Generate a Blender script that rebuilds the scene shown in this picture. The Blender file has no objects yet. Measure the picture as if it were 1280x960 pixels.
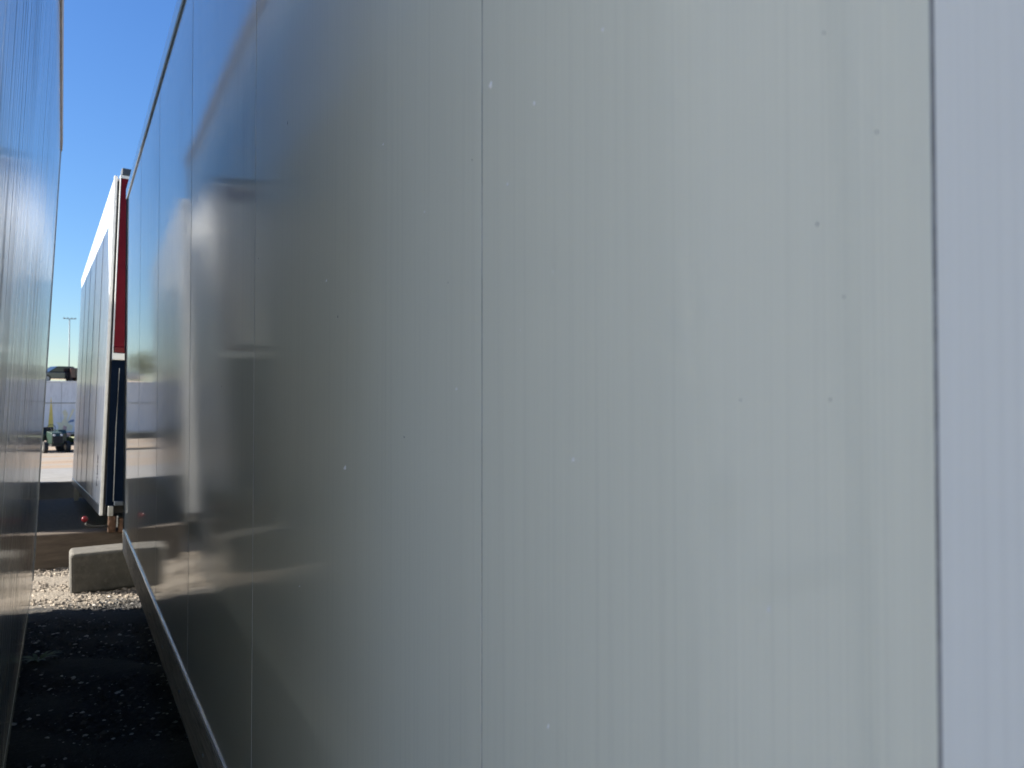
import bpy, bmesh, math, random
from mathutils import Vector, Matrix
R = math.radians
random.seed(7)
scene = bpy.context.scene
COL = scene.collection

# ------------------------------------------------------------------ camera
cam_d = bpy.data.cameras.new('camera')
cam = bpy.data.objects.new('camera', cam_d); COL.objects.link(cam)
cam.location = (0, 0, 1.66)
cam.rotation_euler = (R(90 + 1.1935), 0, R(-29.938))
cam_d.sensor_fit = 'HORIZONTAL'; cam_d.sensor_width = 34.667; cam_d.lens = 26.0
cam_d.clip_start = 0.02; cam_d.clip_end = 2000
cam_d.dof.use_dof = True; cam_d.dof.focus_distance = 1.9; cam_d.dof.aperture_fstop = 6.5
scene.camera = cam

# ------------------------------------------------------------------ sky, sun, exposure
SUN_EL, SUN_AZ = 32.0, -66.0          # azimuth from +Y towards +X: the sun stands on the left (-X)
w = bpy.data.worlds.new('World'); scene.world = w; w.use_nodes = True
nt = w.node_tree; nt.nodes.clear()
sky = nt.nodes.new('ShaderNodeTexSky'); sky.sky_type = 'NISHITA'; sky.sun_disc = False
sky.sun_elevation = R(SUN_EL); sky.sun_rotation = R(SUN_AZ)
sky.altitude = 0; sky.air_density = 1.4; sky.dust_density = 0.0; sky.ozone_density = 9.5
bg = nt.nodes.new('ShaderNodeBackground'); bg.inputs['Strength'].default_value = 0.05
wo = nt.nodes.new('ShaderNodeOutputWorld')
hs = nt.nodes.new('ShaderNodeHueSaturation'); hs.inputs['Saturation'].default_value = 1.06; hs.inputs['Hue'].default_value = .508
nt.links.new(sky.outputs[0], hs.inputs['Color']); nt.links.new(hs.outputs[0], bg.inputs[0]); nt.links.new(bg.outputs[0], wo.inputs[0])
sd = bpy.data.lights.new('sun', 'SUN'); sd.energy = 5.0; sd.angle = R(0.53); sd.color = (1.0, 0.93, 0.82)
sun = bpy.data.objects.new('sun', sd); COL.objects.link(sun)
sv = Vector((math.sin(R(SUN_AZ)) * math.cos(R(SUN_EL)), math.cos(R(SUN_AZ)) * math.cos(R(SUN_EL)), math.sin(R(SUN_EL))))
sun.rotation_euler = sv.to_track_quat('Z', 'Y').to_euler()
sun.location = sv * 40
vs = scene.view_settings
vs.view_transform = 'Standard'; vs.look = 'None'; vs.gamma = 1.0; vs.use_curve_mapping = False
vs.exposure = 1.74
scene.cycles.max_bounces = 9; scene.cycles.diffuse_bounces = 7; scene.cycles.glossy_bounces = 5

# ------------------------------------------------------------------ materials
MATS = {}
class NB:
    """small node builder"""
    def __init__(s, name):
        s.m = bpy.data.materials.new(name); s.m.use_nodes = True
        s.t = s.m.node_tree; s.b = s.t.nodes['Principled BSDF']; MATS[name] = s.m
    def n(s, typ, **kw):
        x = s.t.nodes.new('ShaderNode' + typ)
        for k, v in kw.items():
            if k in x.inputs: x.inputs[k].default_value = v
            else: setattr(x, k, v)
        return x
    def l(s, a, b): s.t.links.new(a, b)
    def coord(s, scale=(1, 1, 1), loc=(0, 0, 0), kind='Object'):
        tc = s.n('TexCoord'); mp = s.n('Mapping')
        mp.inputs['Scale'].default_value = scale; mp.inputs['Location'].default_value = loc
        s.l(tc.outputs[kind], mp.inputs['Vector']); return mp.outputs[0]
    def noise(s, scale=(1, 1, 1), sc=1.0, det=4.0, rough=0.55, loc=(0, 0, 0)):
        x = s.n('TexNoise'); x.inputs['Scale'].default_value = sc
        x.inputs['Detail'].default_value = det; x.inputs['Roughness'].default_value = rough
        s.l(s.coord(scale, loc), x.inputs['Vector']); return x.outputs['Fac']
    def ramp(s, fac, pts):
        r = s.n('ValToRGB'); e = r.color_ramp.elements
        while len(e) < len(pts): e.new(0.5)
        for i, (p, c) in enumerate(pts):
            e[i].position = p; e[i].color = (*c, 1) if len(c) == 3 else c
        s.l(fac, r.inputs[0]); return r.outputs[0]
    def mrange(s, fac, a, b, c, d):
        x = s.n('MapRange'); x.inputs[1].default_value = a; x.inputs[2].default_value = b
        x.inputs[3].default_value = c; x.inputs[4].default_value = d
        s.l(fac, x.inputs[0]); return x.outputs[0]
    def mix(s, fac, a, b):
        x = s.n('Mix', data_type='RGBA')
        for v, i in ((fac, 0), (a, 6), (b, 7)):
            if isinstance(v, (int, float)): x.inputs[i].default_value = v
            elif isinstance(v, tuple): x.inputs[i].default_value = (*v, 1)
            else: s.l(v, x.inputs[i])
        return x.outputs[2]
    def math(s, op, a, b):
        x = s.n('Math', operation=op)
        for v, i in ((a, 0), (b, 1)):
            if isinstance(v, (int, float)): x.inputs[i].default_value = v
            else: s.l(v, x.inputs[i])
        return x.outputs[0]
    def bump(s, h, dist, strength=1.0, prev=None):
        x = s.n('Bump'); x.inputs['Strength'].default_value = strength; x.inputs['Distance'].default_value = dist
        s.l(h, x.inputs['Height'])
        if prev is not None: s.l(prev, x.inputs['Normal'])
        return x.outputs[0]
    def set(s, **kw):
        for k, v in kw.items():
            k = k.replace('_', ' ')
            if isinstance(v, tuple): s.b.inputs[k].default_value = (*v, 1) if len(v) == 3 else v
            elif isinstance(v, (int, float)): s.b.inputs[k].default_value = v
            else: s.l(v, s.b.inputs[k])
        return s

def panel_paint(name, base, dirt, dirt_amt, coat_rough, fine, wave, seed=0.0, ior=1.5, freq=120, haze=0.0):
    """one dielectric coat over painted sheet: streaks of dirt, drawn vertical lines, slight buckling"""
    m = NB(name); L = (seed, seed * 1.7, seed * .6)
    s1 = m.noise((1, freq, 1.1), 1.0, 7, .66, L)          # vertical rain streaks
    s2 = m.noise((1, 420, 0.8), 1.0, 3, .55, L)          # fine drawn lines of the coating
    big = m.noise((1, .9, .6), 1.0, 3, .5, L)
    blot = m.noise((1, 14, 7), 1.0, 6, .75, L)
    f = m.math('MULTIPLY', m.mrange(s1, .5, .76, 0, 1), m.mrange(big, .35, .65, .15, 1))
    f = m.math('ADD', f, m.math('MULTIPLY', m.mrange(blot, .62, .80, 0, 1), .3))
    f = m.math('MINIMUM', m.math('MULTIPLY', f, dirt_amt), 1.0)
    c0 = m.mix(m.mrange(big, .3, .7, 0, 1), base, tuple(c * .93 for c in base))
    c1 = m.mix(f, c0, dirt)
    c1 = m.mix(m.mrange(s2, .35, .7, 0, .13), c1, tuple(c * .6 for c in base))
    wv = m.noise((1, .9, .8), 1.0, 1, .4, L)
    wv2 = m.noise((1, freq * .3, .9), 1.0, 3, .55, L)
    n1 = m.bump(wv, wave)
    n2 = m.bump(wv2, wave * .05, 1.0, n1)
    n3 = m.bump(s2, fine, 1.0, n2)
    rr = m.math('ADD', m.mrange(s1, .35, .75, coat_rough, coat_rough * 2.4), m.math('MULTIPLY', f, .15))
    spec = m.math('MULTIPLY', m.math('SUBTRACT', 1.0, m.math('MULTIPLY', f, .85)), .5)   # grime dulls the gloss
    if haze:      # dull, dusty paint under a thin glossy lacquer
        m.set(Base_Color=c1, Roughness=haze, IOR=1.5, Normal=n3, Coat_Weight=m.math('MULTIPLY', spec, 1.7), Coat_IOR=ior, Coat_Roughness=rr)
        m.l(n3, m.b.inputs['Coat Normal'])
    else:
        m.set(Base_Color=c1, Roughness=rr, IOR=ior, Normal=n3, Specular_IOR_Level=spec)
    return m.m
panel_paint('paint_grey', (.82, .815, .68), (.30, .30, .27), .38, .014, .000016, .0022, 0, 1.58, 110, .34)
panel_paint('paint_streaked', (.82, .815, .68), (.16, .16, .15), .85, .012, .000030, .0020, 0, 1.6, 34, .36)
panel_paint('paint_bluish', (.90, .90, .84), (.40, .40, .40), .15, .10, .000012, .0015, 3)
panel_paint('paint_weathered', (.84, .83, .78), (.13, .13, .12), 1.9, .06, .00008, .003, 11, 1.42, 24)
panel_paint('paint_white', (.82, .82, .80), (.35, .33, .30), .30, .14, .00001, .003, 5, 1.25, 20)

def simple(name, col, rough=.5, metal=0.0, var=.25, scale=8, bump=0.0, coat=0.0, stretch=(1, 1, 1), dirt=None, damt=.5, ior=1.5):
    m = NB(name); a = m.noise(stretch, scale, 6, .65)
    dk = tuple(c * (1 - var) for c in col)
    c = m.mix(m.mrange(a, .3, .7, 0, 1), col, dk)
    if dirt:
        d = m.noise(stretch, scale * 3.1, 6, .7, (4, 2, 1))
        c = m.mix(m.mrange(d, .5, .72, 0, damt), c, dirt)
    m.set(Base_Color=c, Roughness=m.mrange(a, .3, .7, rough * .85, min(1, rough * 1.2)), Metallic=metal, Coat_Weight=coat, IOR=ior)
    if bump:
        b = m.noise((1, 1, 1), scale * 6, 6, .7)
        m.set(Normal=m.bump(b, bump))
    return m.m
simple('aluminium', (.50, .50, .49), .34, .85, .3, 5, .0003, stretch=(1, .3, 6), dirt=(.12, .11, .10), damt=.55)
simple('post_grey', (.15, .148, .142), .6, 0, .3, 5, .0003, stretch=(1, 1, .3), dirt=(.06, .058, .055), damt=.5)
simple('aluminium_lip', (.80, .79, .76), .22, .9, .2, 9)
simple('rail_brown', (.55, .51, .45), .5, .1, .45, 7, .0006, stretch=(1, .4, 5), dirt=(.05, .045, .04), damt=.7)
simple('seal_black', (.035, .036, .038), .7, 0, .5, 30, .0003, dirt=(.12, .11, .10), damt=.5)
simple('seal_light', (.80, .80, .78), .4, 0, .35, 6, .0002, dirt=(.12, .12, .12), damt=.5)
simple('seal_grey', (.40, .40, .40), .6, 0, .75, 9, .0002, dirt=(.04, .04, .04), damt=.95)
simple('underside', (.03, .03, .03), .85, 0, .4, 4, .001)
simple('roof_cream', (.62, .52, .42), .5, 0, .3, 3, .0005, dirt=(.25, .2, .15))
simple('frame_red', (.13, .006, .014), .6, 0, .25, 6, ior=1.22)
simple('frame_white', (.78, .78, .75), .35, 0, .12, 6, 0, .4, dirt=(.3, .28, .25), damt=.3)
simple('cap_dark', (.05, .065, .085), .5, 0, .3, 10)
simple('navy', (.003, .008, .020), .7, 0, .4, 5, ior=1.12)
simple('rust', (.11, .055, .028), .8, .1, .6, 22, .003, dirt=(.05, .03, .02))
simple('galvanised', (.42, .42, .40), .45, .8, .35, 14)
simple('timber', (.08, .06, .043), .85, 0, .5, 4, .003, stretch=(.5, 4, 4), dirt=(.05, .04, .03))
simple('concrete', (.085, .08, .07), .85, 0, .28, 6, .003, dirt=(.14, .13, .11), damt=.55)
simple('slab_concrete', (.19, .187, .18), .85, 0, .25, 2, .004, dirt=(.2, .19, .17), damt=.5)
simple('rubber', (.02, .02, .02), .8, 0, .4, 20, .001)
simple('lamp_red', (.12, .003, .008), .3, 0, .1, 5, ior=1.35)
simple('black_print', (.02, .02, .02), .5)
simple('chip_white', (.92, .92, .92), .5, 0, .05, 40)
simple('lens_white', (.7, .7, .7), .2)
simple('chip_dark', (.04, .042, .045), .6, 0, .3, 40)
simple('tractor_green', (.014, .05, .036), .4, 0, .4, 6, 0, .4, dirt=(.12, .09, .06))
simple('trailer_white', (.80, .80, .80), .45, 0, .15, 2, 0, .2, stretch=(1, 1, .3), dirt=(.42, .42, .42), damt=.5)
simple('print_yellow', (.88, .66, .16), .5, 0, .2, 4)
simple('print_cream', (.88, .80, .55), .5, 0, .2, 4)
simple('print_blue', (.18, .26, .42), .5, 0, .2, 4)
simple('print_pink', (.62, .40, .36), .5, 0, .2, 4)
simple('car_dark', (.025, .028, .035), .25, 0, .3, 3, 0, 1.0)
simple('car_silver', (.45, .46, .48), .3, .4, .2, 3, 0, 1.0)
simple('car_maroon', (.07, .025, .02), .35, 0, .3, 3, 0, .6)
simple('glass_dark', (.02, .025, .03), .06)
simple('mast_steel', (.13, .15, .17), .5, .5, .2, 3)
simple('bark', (.10, .075, .05), .9, 0, .4, 12, .01)
def leafmat(name, a, b):
    m = NB(name); f = m.noise((1, 1, 1), 2.2, 4, .6)
    m.set(Base_Color=m.mix(m.mrange(f, .3, .7, 0, 1), a, b), Roughness=.6)
    return m.m
leafmat('leaf_spring', (.16, .17, .03), (.07, .10, .02))
leafmat('leaf_dark', (.05, .075, .02), (.10, .12, .03))
leafmat('weed', (.06, .11, .03), (.03, .06, .02))
def groundmat():
    m = NB('gravel_ground')
    a = m.noise((1, 1, 1), 55, 6, .75); b = m.noise((1, 1, 1), 1.3, 5, .6); c = m.noise((1, 1, 1), 9, 5, .65)
    col = m.ramp(a, [(.28, (.085, .073, .058)), (.52, (.20, .174, .14)), (.72, (.34, .30, .25))])
    col = m.mix(m.mrange(b, .35, .65, 0, .4), col, (.16, .139, .112))
    # soil between the containers painted darker, its deep shade put into the colour
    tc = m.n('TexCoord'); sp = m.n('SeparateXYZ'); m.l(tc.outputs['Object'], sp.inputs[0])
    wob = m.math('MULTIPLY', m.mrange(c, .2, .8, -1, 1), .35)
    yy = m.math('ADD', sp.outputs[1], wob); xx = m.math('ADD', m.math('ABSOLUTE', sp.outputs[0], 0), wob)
    shade_mask = m.math('MULTIPLY', m.math('MULTIPLY', m.mrange(yy, 2.6, 3.1, 0, 1), m.mrange(yy, 7.1, 7.35, 1, 0)), m.mrange(xx, 2.7, 3.2, 1, 0))
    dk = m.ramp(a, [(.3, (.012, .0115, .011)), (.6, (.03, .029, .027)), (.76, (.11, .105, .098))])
    col = m.mix(shade_mask, col, dk)
    # sandy yard further off
    yy = m.math('ADD', sp.outputs[1], m.math('MULTIPLY', m.mrange(b, 0, 1, -1, 1), 3.0))
    band = m.noise((.12, .55, 1), 1.0, 4, .6)
    sand = m.ramp(band, [(.34, (.17, .105, .065)), (.5, (.24, .18, .12)), (.64, (.20, .19, .175))])
    col = m.mix(m.mrange(yy, 16, 19, 0, 1), col, sand)
    n = m.bump(a, .012); n = m.bump(c, .03, 1.0, n)
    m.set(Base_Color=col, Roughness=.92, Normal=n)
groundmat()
def stonemat(name, a, b):
    m = NB(name); g = m.n('NewGeometry')
    f = g.outputs['Random Per Island']
    m.set(Base_Color=m.mix(f, a, b), Roughness=.85)
stonemat('stones', (.015, .0145, .014), (.07, .066, .06))  # dark copy of the gravel: shade of the gap put into its colour
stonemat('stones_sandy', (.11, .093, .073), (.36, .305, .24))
stonemat('stones_pale', (.10, .096, .088), (.48, .455, .42))
stonemat('earth', (.34, .22, .13), (.50, .36, .24))

# ------------------------------------------------------------------ mesh helpers
def link(name, bm, mat, parent=None, smooth=False, bevel=0.0, seg=1):
    if bevel:
        bmesh.ops.bevel(bm, geom=bm.edges[:], offset=bevel, segments=seg, profile=.5, affect='EDGES', clamp_overlap=True)
    me = bpy.data.meshes.new(name); bm.normal_update(); bm.to_mesh(me); bm.free()
    me.materials.append(MATS[mat])
    if smooth:
        for p in me.polygons: p.use_smooth = True
    o = bpy.data.objects.new(name, me); COL.objects.link(o)
    if parent is not None: o.parent = parent
    return o
def box(bm, x0, x1, y0, y1, z0, z1, M=None):
    v = [bm.verts.new((x, y, z)) for x in (x0, x1) for y in (y0, y1) for z in (z0, z1)]
    for f in ((0, 1, 3, 2), (4, 6, 7, 5), (0, 4, 5, 1), (2, 3, 7, 6), (0, 2, 6, 4), (1, 5, 7, 3)):
        bm.faces.new([v[i] for i in f])
    if M is not None:
        for q in v: q.co = M @ q.co
    return v
def B(name, mat, parent, x0, x1, y0, y1, z0, z1, bevel=0.0, seg=1):
    bm = bmesh.new(); box(bm, min(x0, x1), max(x0, x1), min(y0, y1), max(y0, y1), z0, z1)
    return link(name, bm, mat, parent, False, bevel, seg)
def tube(bm, pts, r, n=10):
    rs = r if isinstance(r, (list, tuple)) else [r] * len(pts)
    pts = [Vector(p) for p in pts]; rings = []
    for i, p in enumerate(pts):
        t = (pts[min(i + 1, len(pts) - 1)] - pts[max(i - 1, 0)]).normalized()
        u = t.cross(Vector((0, 0, 1)))
        if u.length < .01: u = t.cross(Vector((1, 0, 0)))
        u.normalize(); v = t.cross(u)
        rings.append([bm.verts.new(p + (u * math.cos(a) + v * math.sin(a)) * rs[i]) for a in (2 * math.pi * k / n for k in range(n))])
    for A, C in zip(rings, rings[1:]):
        for k in range(n): bm.faces.new((A[k], A[(k + 1) % n], C[(k + 1) % n], C[k]))
    bm.faces.new(rings[0][::-1]); bm.faces.new(rings[-1])
def prism(bm, outline, axis, a, b):
    """outline: 2D points; extruded along axis 'x' (pts are y,z) or 'y' (pts are x,z)"""
    f = (lambda p, t: (t, p[0], p[1])) if axis == 'x' else (lambda p, t: (p[0], t, p[1]))
    A = [bm.verts.new(f(p, a)) for p in outline]; C = [bm.verts.new(f(p, b)) for p in outline]
    n = len(outline)
    bm.faces.new(A); bm.faces.new(C[::-1])
    for k in range(n): bm.faces.new((A[k], C[k], C[(k + 1) % n], A[(k + 1) % n]))
    bmesh.ops.recalc_face_normals(bm, faces=bm.faces[:])
def empty(name, loc, rot=(0, 0, 0), label=None, cat=None, group=None):
    o = bpy.data.objects.new(name, None); COL.objects.link(o); o.empty_display_size = .2
    o.location = loc; o.rotation_euler = rot
    tag(o, label, cat, group); return o
def tag(o, label=None, cat=None, group=None, kind=None):
    for k, v in (('label', label), ('category', cat), ('group', group), ('kind', kind)):
        if v: o[k] = v
    return o

# ------------------------------------------------------------------ setting: ground, slab, bank
def terrain(x, y):
    z = 0.0
    if y > 17: z -= .031 * min(y - 17, 32)
    return z
bm = bmesh.new()
xs = [-400, -120, -40, -20, -10, -6, -4, -3] + [-2 + .1 * i for i in range(41)] + [3, 4, 6, 10, 20, 40, 120, 400]
ys = [-60, -20, -8, -4, -2, 0, 1, 2] + [3 + .1 * i for i in range(71)] + [10.5, 11, 12, 13, 14, 15, 16, 17, 18, 20, 23, 26, 30, 34, 38, 42, 46, 49, 55, 70, 120, 300, 900]
grid = []
for y in ys:
    row = []
    for x in xs:
        n = .012 * math.sin(x * 5.1 + 1.3 * y) * math.sin(y * 3.7 - x) + .01 * math.sin(y * 9.3 + x * 7)
        amp = 1 if (-2 <= x <= 2 and 3 <= y <= 10) else 0
        row.append(bm.verts.new((x, y, terrain(x, y) + n * amp - .01)))
    grid.append(row)
for j in range(len(ys) - 1):
    for i in range(len(xs) - 1):
        bm.faces.new((grid[j][i], grid[j][i + 1], grid[j + 1][i + 1], grid[j + 1][i]))
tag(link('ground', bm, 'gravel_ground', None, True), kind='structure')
# raised concrete apron across the end of the rows
bm = bmesh.new(); box(bm, -16, 16, 15.15, 18.2, -.3, .275)
tag(link('pavement', bm, 'slab_concrete', None, False, .02, 2), kind='structure')
# earth bank far behind
bm = bmesh.new()
nx = 61
rows = []
for (y, z) in ((70, -1.2), (74, 1.2), (77, 3.0), (79, 3.42), (92, 3.5), (100, 2.5), (120, -1.2)):
    rows.append([bm.verts.new((-60 + 2 * i, y + random.uniform(-.7, .7), z + (random.uniform(-.18, .18) if z > 0 else 0))) for i in range(nx)])
for A, C in zip(rows, rows[1:]):
    for i in range(nx - 1): bm.faces.new((A[i], A[i + 1], C[i + 1], C[i]))
tag(link('hill', bm, 'earth', None, True), kind='structure')

# loose stones in the gap
def stone(bm, c, r, fl):
    ang = random.uniform(0, 6.28); ca, sa = math.cos(ang), math.sin(ang)
    ex = random.uniform(.8, 1.5)
    vs_ = []
    for p in ((1, 0, 0), (.3, .9, .1), (-.8, .6, 0), (-.9, -.5, .1), (.2, -1, 0), (.15, .1, 1), (-.3, -.2, .85)):
        x, y, z = (p[0] * ex, p[1], p[2] * fl)
        j = lambda: random.uniform(.75, 1.25)
        x, y, z = x * j() * r, y * j() * r, z * j() * r
        vs_.append(bm.verts.new((c[0] + x * ca - y * sa, c[1] + x * sa + y * ca, c[2] + z)))
    for f in ((0, 1, 5), (1, 2, 6), (1, 6, 5), (2, 3, 6), (3, 4, 6), (4, 5, 6), (4, 0, 5)):
        bm.faces.new([vs_[i] for i in f])
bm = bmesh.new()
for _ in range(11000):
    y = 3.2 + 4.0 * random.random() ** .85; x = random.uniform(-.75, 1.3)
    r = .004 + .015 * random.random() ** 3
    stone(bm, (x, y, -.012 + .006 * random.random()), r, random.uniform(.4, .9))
tag(link('gravel', bm, 'stones'), 'gravel in a shade-darkened colour covering the ground between the two nearest containers', 'gravel', kind='stuff')
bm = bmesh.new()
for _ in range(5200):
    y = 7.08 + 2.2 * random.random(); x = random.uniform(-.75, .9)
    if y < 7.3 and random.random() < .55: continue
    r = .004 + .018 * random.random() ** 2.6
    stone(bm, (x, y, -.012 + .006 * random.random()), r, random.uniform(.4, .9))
tag(link('sandy_gravel', bm, 'stones_sandy'), 'beige gravel in the sunlit gap around the concrete block', 'gravel', kind='stuff')
bm = bmesh.new()
for _ in range(1300):
    y = 3.2 + 4.2 * random.random(); x = random.uniform(-.6, .9)
    stone(bm, (x, y, -.006), .004 + .014 * random.random() ** 3, random.uniform(.3, .6))
tag(link('stone_chips', bm, 'stones_pale'), 'scattered pale stone chips lying on the dark gravel', 'stones', kind='stuff')

# ------------------------------------------------------------------ container boxes
def shell(t, W, L, H, s, roof_mat='roof_cream'):
    """hidden faces of a body: far side, roof, floor, end walls.  s = +1: body extends to +x from its visible side at x=0"""
    B('far_side_wall', 'paint_white', t, s * (W - .04), s * W, .06, L - .06, .12, H - .10)
    B('roof_panel', roof_mat, t, s * .045, s * (W - .045), .05, L - .05, H - .05, H - .012)
    B('floor', 'underside', t, s * .045, s * (W - .045), .05, L - .05, .02, .11)

def wall_panels(t, s, seams, z0, z1, mats, gap=.00112, thick=.035, bevel=.0006):
    for i, (a, b) in enumerate(zip(seams, seams[1:])):
        m = mats[i] if isinstance(mats, list) else mats
        B('wall_panel', m, t, 0, s * thick, a + gap, b - gap, z0, z1, bevel, 2)

# --- the container box on the right, filling the frame
RB_Y0, RB_Y1 = -5.6, 6.95
H1 = 3.40 - .44
rb = empty('cargo_container', (.39, RB_Y0, .44), (0, 0, 0),
           'large glossy grey container box whose smooth panelled side fills most of the picture', 'container', 'container boxes parked in rows')
L1 = RB_Y1 - RB_Y0
se = [y - RB_Y0 for y in (-5.55, -4.3, -3.1, -1.95, -.95, .236, .744, 1.941, 3.097, 4.329, 5.52, 6.905)]
zb, zt = .63 - .44, 3.278 - .44
mats = ['paint_grey'] * 11; mats[4] = 'paint_bluish'; mats[3] = 'paint_bluish'; mats[7:] = ['paint_streaked'] * 4
wall_panels(rb, 1, se, zb, zt, mats)
for i, y in enumerate(se[1:-1]):
    yr = y + RB_Y0; wgap = .00105
    B('joint_seal', 'seal_grey' if yr < 1.0 else 'seal_light', rb, .0005 if yr < 1.0 else -.0005, .03, y - wgap, y + wgap, zb, zt)
B('backing', 'underside', rb, .038, .05, .05, L1 - .05, zb, zt)
B('top_seal', 'seal_black', rb, .004, .05, .02, L1 - .02, zt + .0005, zt + .006)
# top rail with rounded outer edge
bm = bmesh.new()
z = zt + .0065
prism(bm, [(-.006, z), (-.010, z + .008), (-.010, z + .085), (-.004, z + .104), (.012, z + .110), (.06, z + .110), (.06, z)], 'y', 0, L1)
link('top_rail', bm, 'paint_grey', rb)
# bottom rail: bright lip above a brown-grey channel
bm = bmesh.new(); prism(bm, [(-.007, 0), (-.009, zb - .022), (-.006, zb - .012), (.05, zb - .012), (.05, 0)], 'y', 0, L1)
rail = link('bottom_rail', bm, 'rail_brown', rb)
bm = bmesh.new(); prism(bm, [(-.008, zb - .011), (-.009, zb - .005), (-.004, zb - .001), (.05, zb - .001), (.05, zb - .011)], 'y', 0, L1)
link('rail_lip', bm, 'aluminium_lip', rail)
k = 0
y = .18
while y < L1 - .1:
    bm = bmesh.new(); tube(bm, [(-.006, y, zb * .45), (-.0115, y, zb * .45)], .007, 8); link('rivet', bm, 'galvanised', rail); y += .62
# corner post at the far end, rounded
bm = bmesh.new()
arc = [(.075 - .085 * math.cos(a), -.0 + .085 * math.sin(a)) for a in [R(q) for q in (0, 20, 40, 60, 80, 90)]]
y0 = L1 - .0435
vb = [(-.010, y0)] + [(p[0], y0 + .002 + p[1]) for p in arc] + [(.12, y0 + .087), (.12, y0)]
A = [bm.verts.new((p[0], p[1], .0)) for p in vb]; C = [bm.verts.new((p[0], p[1], zt + .125)) for p in vb]
bm.faces.new(A); bm.faces.new(C[::-1])
for i in range(len(vb)): bm.faces.new((A[i], C[i], C[(i + 1) % len(vb)], A[(i + 1) % len(vb)]))
bmesh.ops.recalc_face_normals(bm, faces=bm.faces[:])
link('corner_post', bm, 'post_grey', rb)
B('end_wall', 'paint_grey', rb, .12, 2.55, L1 - .03, L1 + .02, .02, H1 - .01, .005)
B('end_wall', 'paint_grey', rb, .01, 2.55, 0, .045, .195, H1 - .125, .005)
shell(rb, 2.6, L1, H1, 1)
for yy in (.9, 4.6, 8.1, 11.9):                       # fixed feet under the floor
    for xx in (.28, 2.2):
        B('foot', 'underside', rb, xx, xx + .14, yy, yy + .14, -.44, .02, .01)
# hanging cable loop at the far end
bm = bmesh.new(); tube(bm, [(.05, L1 - .1, .02), (.03, L1 - .16, -.10), (.06, L1 - .26, -.19), (.10, L1 - .33, -.13), (.12, L1 - .36, .02)], .006, 6)
link('cable', bm, 'rubber', rb, True)
# small splashes and dents on the paint (position along wall, height)
def spot(y, z, r, mat, name):
    bm = bmesh.new(); n = 9
    ctr = bm.verts.new((-.9 * r, y, z - .55 * r) if mat == 'chip_white' else (-.0006, y, z)); ring = []
    for q in range(n):
        a = 2 * math.pi * q / n; rr = r * random.uniform(.6, 1.2)
        ring.append(bm.verts.new((.0002, y + rr * .42 * math.cos(a), z + rr * (1.25 if math.sin(a) > 0 else .95) * math.sin(a))))
    for q in range(n): bm.faces.new((ctr, ring[(q + 1) % n], ring[q]))
    bmesh.ops.recalc_face_normals(bm, faces=bm.faces[:])
    link(name, bm, mat, rb, True)
for (y, z, r) in ((.722, 1.999, .0040), (.633, 1.949, .0026), (.522, 1.975, .0022), (.686, 1.883, .0020), (.567, 1.607, .0026),
                  (.347, 1.526, .0022), (.609, 1.356, .0024), (.806, 1.673, .0022), (1.22, 1.55, .004), (1.05, 2.03, .0022),
                  (.66, 1.73, .0012), (1.5, 1.30, .003), (.60, 1.78, .0012), (.90, 1.90, .0016), (1.33, 1.87, .003)):
    spot(y - RB_Y0, z - .44, r, 'chip_white', 'paint_splash')
for (y, z, r) in ((.302, 1.88, .0018), (.268, 1.81, .0018), (.308, 1.766, .0022), (1.265, 1.80, .006), (1.62, 2.24, .008), (.967, 1.61, .003),
                  (.767, 1.93, .0024), (.300, 1.660, .0016), (.37, 1.66, .0014), (1.9, 2.0, .005), (.83, 1.80, .0014), (2.4, 1.7, .006), (.29, 1.72, .0014)):
    spot(y - RB_Y0, z - .44, r * .75, 'chip_dark', 'paint_chip')

# --- the weathered body on the left, leaning over the gap
LB_L = 6.22
ROLL, YAW = R(2.56), R(.45)
M = Matrix.Rotation(YAW, 4, 'Z') @ Matrix.Rotation(ROLL, 4, 'Y')
corner = Vector((-.242, 7.2, .139))
lb = empty('cargo_container', corner - M @ Vector((0, LB_L, 0)), (0, ROLL, YAW),
           'tall weathered container box at the left edge, streaked with dirt and leaning to the right', 'container', 'container boxes parked in rows')
H2 = 3.655
se2 = [.05, .55, 1.45, 2.5, 3.55, 4.6, 5.4, LB_L - .075]
wall_panels(lb, -1, se2, .10, H2 - .115, 'paint_weathered', .0025)
for y in se2[1:-1]: B('joint_seal', 'seal_black', lb, -.0015, -.03, y - .0025, y + .0025, .10, H2 - .115)
B('backing', 'underside', lb, -.038, -.05, .05, LB_L - .05, .1, H2 - .1)
bm = bmesh.new(); prism(bm, [(.001, .0), (.001, .092), (-.003, .0985), (-.06, .0985), (-.06, 0)], 'y', 0, LB_L); link('bottom_rail', bm, 'paint_weathered', lb)
bm = bmesh.new(); prism(bm, [(.008, H2 - .113), (.012, H2 - .10), (.012, H2 - .02), (.003, H2 - .004), (-.012, H2), (-.06, H2), (-.06, H2 - .113)], 'y', 0, LB_L); link('top_rail', bm, 'roof_cream', lb)
bm = bmesh.new()
vb = [(.006, LB_L - .0735), (.006, LB_L - .03), (0, LB_L - .012), (-.012, LB_L - .003), (-.03, LB_L), (-.12, LB_L), (-.12, LB_L - .0735)]
A = [bm.verts.new((p[0], p[1], .099)) for p in vb]; C = [bm.verts.new((p[0], p[1], H2 - .1135)) for p in vb]
bm.faces.new(A); bm.faces.new(C[::-1])
for i in range(len(vb)): bm.faces.new((A[i], C[i], C[(i + 1) % len(vb)], A[(i + 1) % len(vb)]))
bmesh.ops.recalc_face_normals(bm, faces=bm.faces[:])
link('corner_post', bm, 'aluminium', lb)
B('end_wall', 'paint_white', lb, -.121, -2.55, LB_L - .05, LB_L - .004, .1, H2 - .02)
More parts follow.
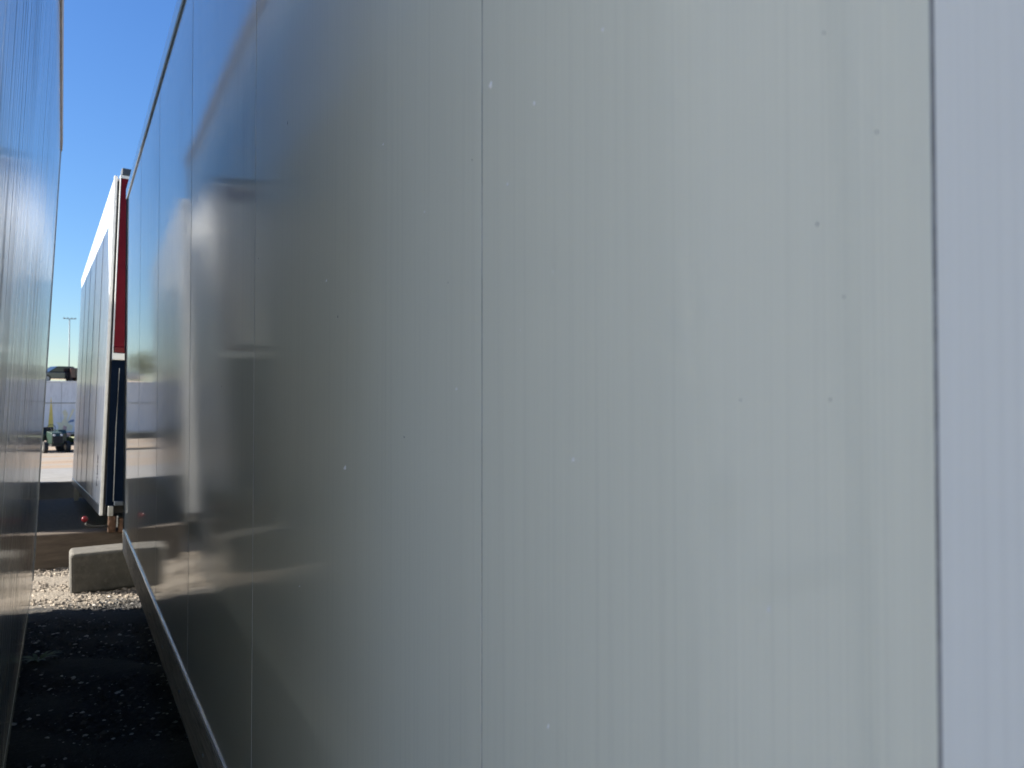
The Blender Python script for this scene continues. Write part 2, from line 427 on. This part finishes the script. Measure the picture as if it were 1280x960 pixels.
B('end_wall', 'paint_white', lb, -.001, -2.55, .002, .048, .1, H2 - .12)
shell(lb, 2.6, LB_L, H2, -1)
for a, b in ((-.03, -1.285), (-1.295, -2.55)):                # near end: two doors with lock rods and hinges
    dr = B('door', 'paint_white', lb, a, b, -.022, .0015, .14, H2 - .15, .006)
    for q in (.28, .80):
        xr = a + (b - a) * q; bm = bmesh.new(); tube(bm, [(xr, -.045, .12), (xr, -.045, H2 - .13)], .014, 8); link('lock_rod', bm, 'galvanised', dr, True)
        B('rod_handle', 'galvanised', dr, xr, xr + .28, -.066, -.058, 1.18, 1.215, .003)
    xh = a if a > -1 else b
    for zz in (.4, 1.3, 2.3, 3.2): B('hinge', 'galvanised', dr, xh - .05 if a > -1 else xh, xh if a > -1 else xh + .05, -.034, -.0225, zz, zz + .09, .004)
for yy in (.4, 3.1, 5.8):
    for xx in (-.5, -2.3): B('foot', 'underside', lb, xx, xx - .14, yy, yy + .14, -.25, .02, .01)

# --- white body beyond the right one, red rear frame
FB_L = 6.1; H3 = 3.51; FB_Y = 8.8
fb = empty('cargo_container', (.275, FB_Y, .492), (R(-2.3), R(1.9), R(2.05)),
           'white container box with red rear frame standing beyond the large grey one', 'container', 'container boxes parked in rows')
se3 = [.10, 1.25, 2.4, 3.55, 4.7, FB_L - .05]
wall_panels(fb, 1, se3, .11, H3 - .13, 'paint_white', .004)
for y in se3[1:-1]: B('joint_seal', 'seal_black', fb, -.003, .03, y - .002, y + .002, .11, H3 - .13)
B('backing', 'underside', fb, .038, .05, .1, FB_L - .05, .1, H3 - .1)
B('bottom_rail', 'aluminium', fb, -.004, .06, .09, FB_L, 0, .108, .006)
bm = bmesh.new(); prism(bm, [(-.004, H3 - .128), (-.006, H3 - .03), (.006, H3 - .008), (.03, H3), (.08, H3), (.08, H3 - .128)], 'y', .09, FB_L); link('top_rail', bm, 'frame_white', fb)
rf = B('corner_post', 'frame_white', fb, -.004, .030, .030, .090, 0, H3 + .01, .008, 3)          # rounded left post
B('rubber_strip', 'rubber', rf, .0305, .046, .024, .085, 0, H3 - .05)
fr = B('rear_frame', 'frame_white', fb, .0465, .056, -.020, .06, 1.62, H3 + .01, .003)
B('rear_frame', 'frame_white', fb, .0625, 2.5, -.020, .06, H3 - .022, H3 + .01, .003)
B('red_frame', 'frame_red', fb, .0565, .155, -.016, .05, 1.72, H3 - .0225, .004)
B('red_frame', 'frame_red', fb, .1555, 2.40, -.016, .05, H3 - .17, H3 - .0225, .004)
B('rear_door', 'frame_white', fb, .1555, 1.27, .0, .05, 1.72, H3 - .171, .006)
B('rear_door', 'frame_white', fb, 1.274, 2.40, .0, .05, 1.72, H3 - .171, .006)
B('rear_lamp', 'lamp_red', fb, .064, .20, -.026, .05, 1.66, 1.719, .008, 2)
B('lamp_plate', 'frame_white', fb, .048, .40, -.022, .05, 1.585, 1.655, .004)
B('roof_cap', 'cap_dark', fb, .058, 2.5, -.03, .12, H3 + .0105, H3 + .085, .008)
tl = B('tail_lift', 'navy', fb, .0475, 2.45, -.012, .05, .10, 1.58, .006)
bm = bmesh.new(); tube(bm, [(.115, -.016, .14), (.110, -.017, .9), (.118, -.016, 1.5)], .0035, 6); link('lift_edge', bm, 'galvanised', tl)
B('lift_step', 'cap_dark', tl, .12, 2.4, -.06, -.013, .10, .145, .005)
B('bumper', 'galvanised', fb, .069, .118, -.035, .09, -.005, .098, .005)
br = B('hinge_bracket', 'rust', fb, .075, .145, -.03, .06, -.17, -.006, .012, 2)
bm = bmesh.new(); tube(bm, [(.110, -.031, -.055), (.110, -.045, -.055)], .022, 12); link('bolt', bm, 'rust', br)
bm = bmesh.new(); tube(bm, [(.110, -.031, -.125), (.110, -.045, -.125)], .018, 12); link('bolt', bm, 'rust', br)
bm = bmesh.new(); tube(bm, [(.158, -.01, -.12), (.158, -.01, -.004)], .009, 8); link('hinge_pin', bm, 'galvanised', br)
B('hinge_block', 'rust', fb, .17, .5, -.01, .06, -.18, -.03, .01)
# side marker lamp on a rubber arm
arm_bm = bmesh.new(); tube(arm_bm, [(.076, -.01, -.10), (.0, -.03, -.105), (-.08, -.05, -.095), (-.125, -.06, -.065)], [.012, .011, .013, .016], 10)
arm = link('lamp_arm', arm_bm, 'rubber', fb, True)
bm = bmesh.new(); bmesh.ops.create_uvsphere(bm, u_segments=16, v_segments=10, radius=.030, matrix=Matrix.Translation((-.135, -.062, -.020)) @ Matrix.Diagonal((1, .75, 1, 1)))
lamp = link('marker_lamp', bm, 'lamp_red', arm, True)
# small lettering running up the side near the bottom
tc = bpy.data.curves.new('text', 'FONT'); tc.body = 'LINK'; tc.size = .16; tc.extrude = .001
to = bpy.data.objects.new('tmp', tc); COL.objects.link(to)
dg = bpy.context.evaluated_depsgraph_get(); tm = bpy.data.meshes.new_from_object(to.evaluated_get(dg)); bpy.data.objects.remove(to)
tm.transform(Matrix.Translation((-.0025, .62, .26)) @ Matrix(((0, 0, -1, 0), (0, -1, 0, 0), (1, 0, 0, 0), (0, 0, 0, 1))))
tm.materials.clear(); tm.materials.append(MATS['black_print'])
lt = bpy.data.objects.new('lettering', tm); COL.objects.link(lt); lt.parent = fb
B('far_side_wall', 'paint_white', fb, 2.5, 2.55, .1, FB_L - .06, .12, H3 - .1)
B('roof_panel', 'frame_white', fb, .085, 2.5, .125, FB_L - .05, H3 - .05, H3 - .012)
B('floor', 'underside', fb, .065, 2.5, .07, FB_L - .05, .02, .099)
B('end_wall', 'frame_white', fb, .001, 2.5, FB_L - .048, FB_L - .002, .11, H3 - .13)
B('support_leg', 'galvanised', fb, .02, .09, FB_L - .35, FB_L - .28, -.26, -.001, .008)

# --- pale body in the left row beyond the gap: its shade falls on the white one
YAW4 = R(1.6)
ab = empty('cargo_container', (-.44, 9.75, .22), (R(-.4), R(1.6), YAW4),
           'pale container behind the left one, seen mirrored in the grey panels', 'container', 'container boxes parked in rows')
L4, H4 = 5.6, 3.83
se4 = [.05, 1.2, 2.35, 3.5, 4.6, L4 - .05]
wall_panels(ab, -1, se4, .11, H4 - .12, 'paint_white', .004)
for y in se4[1:-1]: B('joint_seal', 'seal_black', ab, -.0015, -.03, y - .004, y + .004, .11, H4 - .12)
B('backing', 'underside', ab, -.038, -.05, .05, L4 - .05, .11, H4 - .12)
B('bottom_rail', 'aluminium', ab, .006, -.06, 0, L4, 0, .108, .006)
B('top_rail', 'frame_white', ab, .006, -.06, 0, L4, H4 - .118, H4, .008)
B('corner_post', 'frame_white', ab, .005, -.10, .0, .049, .109, H4 - .1185, .006)
B('corner_post', 'frame_white', ab, .005, -.10, L4 - .049, L4, .109, H4 - .1185, .006)
B('end_wall', 'paint_white', ab, -.101, -1.35, .002, .048, .11, H4 - .12)
B('end_wall', 'paint_white', ab, -.101, -1.35, L4 - .048, L4 - .002, .11, H4 - .12)
shell(ab, 1.4, L4, H4, -1, 'frame_white')
for yy in (.4, 4.8):
    for xx in (-.3, -1.1): B('foot', 'underside', ab, xx, xx - .14, yy, yy + .14, -.30, .02, .01)

# ------------------------------------------------------------------ block and beam on the ground
bm = bmesh.new(); box(bm, .0, 1.15, 0, .36, -.02, .335)
bmesh.ops.bevel(bm, geom=bm.edges[:], offset=.032, segments=5, profile=.5, affect='EDGES')
for v in bm.verts: v.co += Vector((random.uniform(-1, 1), random.uniform(-1, 1), random.uniform(-1, 1))) * .0012
blk = link('concrete_block', bm, 'concrete', None, False); blk.location = (.02, 7.62, 0); blk.rotation_euler = (0, R(-.8), R(1))
tag(blk, 'low concrete block with pale sunlit top edge on the gravel between the bodies', 'concrete block')
bm = bmesh.new(); box(bm, -.30, 1.4, 0, .24, -.02, .33)
bmesh.ops.bevel(bm, geom=bm.edges[:], offset=.016, segments=3, profile=.5, affect='EDGES')
for v in bm.verts: v.co += Vector((random.uniform(-1, 1), random.uniform(-1, 1), random.uniform(-1, 1))) * .002
bem = link('timber_beam', bm, 'timber', None, False); bem.location = (.01, 8.88, 0); bem.rotation_euler = (0, R(.6), R(-.5))
tag(bem, 'dark brown timber beam lying across under the white body', 'beam')

# weed in the gravel
wd = empty('weed', (-.16, 5.75, -.01), (0, 0, 0), 'small green weed growing in the dark gravel near the left body', 'plant')
for q in range(11):
    a = q * 2.4; ln = random.uniform(.07, .15); bm = bmesh.new()
    d = Vector((math.cos(a), math.sin(a), 0)); sd_ = Vector((-d.y, d.x, 0)); prev = None
    for t, wdt in ((0, .003), (.35, .012), (.7, .010), (1, .001)):
        p = d * ln * t + Vector((0, 0, .012 + ln * (.75 * t - .5 * t * t)))
        A = (bm.verts.new(p - sd_ * wdt), bm.verts.new(p + sd_ * wdt))
        if prev: bm.faces.new((prev[0], prev[1], A[1], A[0]))
        prev = A
    link('leaf', bm, 'weed', wd, True)

# ------------------------------------------------------------------ far yard
TY = 44.0
gz = terrain(0, TY)
tr = empty('box_trailer', (0, TY, gz), (0, 0, R(1)), 'long white box trailer with printed picture, parked across the far yard', 'trailer')
z0, z1 = .07 - gz, 2.60 - gz
xs_ = [-6.4, -5.2, -4, -2.8, -1.6, -.35, .8, 2, 3.2, 4.4, 5.6, 6.6]
for a, b in zip(xs_, xs_[1:]): B('wall_panel', 'trailer_white', tr, a + .008, b - .008, 0, .04, z0, z1 - .09, .006)
B('top_rail', 'frame_white', tr, -6.45, 6.65, -.02, .06, z1 - .089, z1, .01)
B('bottom_rail', 'galvanised', tr, -6.45, 6.65, -.02, .06, z0 - .12, z0 - .001, .01)
B('rub_rail', 'galvanised', tr, -6.45, 6.65, -.022, -.002, z0 + 1.42, z0 + 1.47, .004)
B('core', 'frame_white', tr, -6.42, 6.62, .045, 2.5, z0, z1 - .01)
B('chassis', 'underside', tr, -6.2, 6.3, .5, 2.0, z0 - .42, z0 - .121)
def poly(name, mat, pts, d=-.004):
    bm = bmesh.new(); f = bm.faces.new([bm.verts.new((x, d, z)) for x, z in pts])
    r = bmesh.ops.extrude_face_region(bm, geom=[f])
    for v in [g for g in r['geom'] if isinstance(g, bmesh.types.BMVert)]: v.co.y -= .003
    bmesh.ops.recalc_face_normals(bm, faces=bm.faces[:])
    return link(name, bm, mat, tr)
poly('printed_spire', 'print_yellow', [(-.92, z0 + .05), (-.66, z0 + .05), (-.72, z0 + 1.0), (-.79, z0 + 1.75), (-.85, z0 + 1.0)])
poly('printed_splash', 'print_cream', [(-.48, z0 + .06), (.10, z0 + .06), (.16, z0 + .30), (-.02, z0 + .42), (-.12, z0 + .62), (-.06, z0 + .9), (-.18, z0 + 1.12), (-.30, z0 + 1.02), (-.22, z0 + .72), (-.34, z0 + .48), (-.56, z0 + .50), (-.46, z0 + .34)])
poly('printed_splash', 'print_cream', [(-.08, z0 + .52), (-.02, z0 + .55), (.22, z0 + 1.12), (.12, z0 + 1.14)], -.008)
poly('printed_splash', 'print_pink', [(-.30, z0 + .10), (-.12, z0 + .08), (-.10, z0 + .26), (-.24, z0 + .34)], -.008)
poly('printed_patch', 'print_blue', [(-.08, z0 + .46), (.20, z0 + .52), (.20, z0 + .62), (.06, z0 + .60)], -.012)
for x in (-4.9, -3.6, 3.0, 4.3, 5.6):
    for yy in (.25, 2.0):
        bm = bmesh.new(); tube(bm, [(x, yy, .5), (x, yy + .28, .5)], .5, 22); wh = link('wheel', bm, 'rubber', tr)
        bm = bmesh.new(); tube(bm, [(x, yy - .02, .5), (x, yy + .02, .5)], .27, 16); link('rim', bm, 'galvanised', wh)

def wheel(t, x, y, r, w, rimcol='galvanised'):
    bm = bmesh.new(); tube(bm, [(x - w / 2, y, r), (x - w * .4, y, r), (x + w * .4, y, r), (x + w / 2, y, r)], [r * .88, r, r, r * .88], 20); wh = link('wheel', bm, 'rubber', t)
    bm = bmesh.new(); tube(bm, [(x - w / 2 - .01, y, r), (x + w / 2 + .01, y, r)], r * .5, 14); link('rim', bm, rimcol, wh)
gt = empty('utility_tractor', (-.66, 41.2, terrain(0, 41.2)), (0, 0, R(16)), 'small dark green tractor parked in front of the white trailer', 'tractor')
bm = bmesh.new(); prism(bm, [(-.75, .42), (-.78, .80), (-.70, .92), (.05, .98), (.10, .42)], 'x', -.24, .24); link('hood', bm, 'tractor_green', gt, False, .03, 2)
B('grille', 'rubber', gt, -.20, .20, -.80, -.765, .45, .78, .01)
for sx in (-1, 1):
    bm = bmesh.new(); tube(bm, [(sx * .15, -.80, .82), (sx * .15, -.765, .82)], .05, 12); link('headlight', bm, 'lens_white', gt)
    bm = bmesh.new(); prism(bm, [(.15, .45), (.12, .85), (.30, 1.02), (.75, 1.02), (.95, .80), (.95, .70), (.72, .92), (.34, .92), (.24, .45)], 'x', sx * .30, sx * .62); link('fender', bm, 'tractor_green', gt)
    wheel(gt, sx * .46, -.55, .27, .18); wheel(gt, sx * .48, .55, .42, .28)
B('chassis', 'underside', gt, -.2, .2, -.7, .9, .3, .44, .02)
bm = bmesh.new(); prism(bm, [(.35, .70), (.35, .80), (.72, .82), (.80, 1.15), (.88, 1.15), (.84, .70)], 'x', -.24, .24); link('seat', bm, 'rubber', gt, False, .03, 2)
bm = bmesh.new(); tube(bm, [(0, .10, .9), (0, .22, 1.12)], .02, 8); link('steering_column', bm, 'rubber', gt)
bm = bmesh.new(); tube(bm, [(.17 * math.cos(q * .524), .22 + .06 * math.sin(q * .524), 1.12 + .15 * math.sin(q * .524)) for q in range(13)], .014, 6); link('steering_wheel', bm, 'rubber', gt)
# low dark flat trailer behind it, with a green roll and reddish crate
ft = empty('flatbed_trailer', (.45, 42.2, terrain(0, 42.2)), (0, 0, R(-2)), 'low black flatbed trailer standing beside the green tractor', 'trailer')
B('deck', 'underside', ft, -.85, 2.6, -.5, .8, .30, .42, .02)
for x in (.2, 1.6):
    bm = bmesh.new(); tube(bm, [(x, -.52, .22), (x, -.36, .22)], .22, 16); link('wheel', bm, 'rubber', ft)
bm = bmesh.new(); tube(bm, [(-.85, 0, .34), (-1.3, 0, .30)], .04, 8); link('drawbar', bm, 'underside', ft)
bm = bmesh.new(); tube(bm, [(-.75, -.1, .56), (2.0, -.1, .57)], [.14, .15], 12)
gr = link('tarpaulin_roll', bm, 'leaf_dark', None, True); gr.location = (.45, 42.2, terrain(0, 42.2)); tag(gr, 'rolled green tarpaulin lying on the low black flatbed trailer', 'tarpaulin')
cr = empty('crate', (-.18, 42.45, terrain(0, 42.2) + .425), (0, 0, R(8)), 'reddish wooden crate on the low black flatbed trailer', 'crate')
for k in range(4): B('slat', 'print_pink', cr, -.22, .22, -.2, -.18, .02 + k * .11, .11 + k * .11, .004)
for k in range(4): B('slat', 'print_pink', cr, -.22, .22, .18, .2, .02 + k * .11, .11 + k * .11, .004)
for sx in (-.22, .20): B('post', 'timber', cr, sx, sx + .02, -.178, .178, 0, .46, .003)

# cars parked on the bank
def car(loc, rz, mat, label, s=1.0):
    t = empty('parked_car', loc, (0, 0, rz), label, 'car', 'cars parked on the earth bank')
    bm = bmesh.new()
    prism(bm, [(-2.1, .30), (-2.15, .65), (-1.95, .80), (-1.05, .90), (1.5, .92), (2.05, .85), (2.12, .5), (2.05, .30)], 'y', -.85, .85)
    link('body', bm, mat, t, False, .05, 2)
    bm = bmesh.new(); prism(bm, [(-1.15, .90), (-.45, 1.38), (1.0, 1.40), (1.65, .92)], 'y', -.72, .72); g = link('cabin', bm, 'glass_dark', t, False, .04, 2)
    bm = bmesh.new(); prism(bm, [(-.50, 1.36), (-.40, 1.44), (.95, 1.45), (1.06, 1.37)], 'y', -.70, .70); link('roof', bm, mat, g, False, .02, 1)
    for x in (-1.3, 1.3):
        for yy in (-.82, .66):
            bm = bmesh.new(); tube(bm, [(x, yy - .03, .32), (x, yy + .19, .32)], .32, 16); wh = link('wheel', bm, 'rubber', t)
            bm = bmesh.new(); tube(bm, [(x, yy - .045, .32), (x, yy + .02, .32)], .2, 12); link('rim', bm, 'galvanised', wh)
    return t
car((-3.4, 83.6, 3.40), R(12), 'car_silver', 'silver car on the earth bank, leftmost above the white trailer')
car((-.9, 80.6, 3.25), R(24), 'car_dark', 'black car on the earth bank above the middle of the white trailer')
pr = empty('scrap_cabin', (.42, 80.0, 3.38), (0, 0, R(5)), 'dark reddish machine cabin on the earth bank next to the light mast', 'machine')
B('shell', 'car_maroon', pr, -.42, .42, -.5, .9, .25, 1.15, .06, 2)
B('window', 'glass_dark', pr, -.05, .05, -.515, -.495, .3, 1.0, .004)
B('skid', 'underside', pr, -.42, -.25, -.6, 1.0, 0, .249, .02); B('skid', 'underside', pr, .25, .42, -.6, 1.0, 0, .249, .02)

# light mast
lm = empty('light_mast', (-.11, 110, -1.0), (0, 0, 0), 'tall thin light mast with crossbar rising above the far yard', 'light mast')
bm = bmesh.new(); tube(bm, [(0, 0, 0), (0, 0, 6), (0, 0, 12.7)], [.09, .07, .05], 8); link('pole', bm, 'mast_steel', lm, True)
B('crossbar', 'mast_steel', lm, -.66, .70, -.03, .03, 12.72, 12.78)
for x in (-.58, -.2, .25, .62): B('floodlight', 'cap_dark', lm, x - .10, x + .10, -.2, .1, 12.785, 12.86, .02)

# trees on the bank
def tree(loc, h, r, mat, label, seed):
    rnd = random.Random(seed)
    t = empty('tree', loc, (0, 0, 0), label, 'tree', 'trees on the earth bank')
    bm = bmesh.new(); tube(bm, [(0, 0, -.3), (.05, 0, h * .35), (-.05, .05, h * .75)], [.16, .11, .04], 8)
    for q in range(7):
        a = q * 2.3; zz = h * rnd.uniform(.25, .55)
        tube(bm, [(0, 0, zz), (math.cos(a) * r * .4, math.sin(a) * r * .4, zz + h * .15), (math.cos(a) * r * .75, math.sin(a) * r * .75, zz + h * .28)], [.05, .035, .015], 6)
    link('trunk', bm, 'bark', t, True)
    bm = bmesh.new()
    cl = []
    for q in range(26):
        u = Vector((rnd.gauss(0, 1), rnd.gauss(0, 1), rnd.gauss(0, 1))).normalized() * rnd.random() ** .4
        cl.append((Vector((u.x * r, u.y * r, h * .62 + u.z * h * .36)), rnd.uniform(.25, .45) * r))
    for _ in range(2600):
        c, cr_ = rnd.choice(cl)
        p = c + Vector((rnd.gauss(0, .5), rnd.gauss(0, .5), rnd.gauss(0, .5))) * cr_
        a = Vector((rnd.uniform(-1, 1), rnd.uniform(-1, 1), rnd.uniform(-1, 1))).normalized(); b = a.cross(Vector((rnd.uniform(-1, 1), rnd.uniform(-1, 1), rnd.uniform(-1, 1)))).normalized()
        s = rnd.uniform(.05, .11)
        bm.faces.new([bm.verts.new(p + a * s), bm.verts.new(p + b * s * .6), bm.verts.new(p - a * s), bm.verts.new(p - b * s * .6)])
    cw = link('crown', bm, mat, t); cw['kind'] = 'stuff'
tree((-5.4, 84, 3.3), 3.0, 1.5, 'leaf_spring', 'yellow-green spring tree on the earth bank, mirrored at the panel edge', 1)
tree((-2.9, 90, 3.3), 1.9, 1.3, 'leaf_dark', 'low dark green bush on the bank behind the silver car', 2)
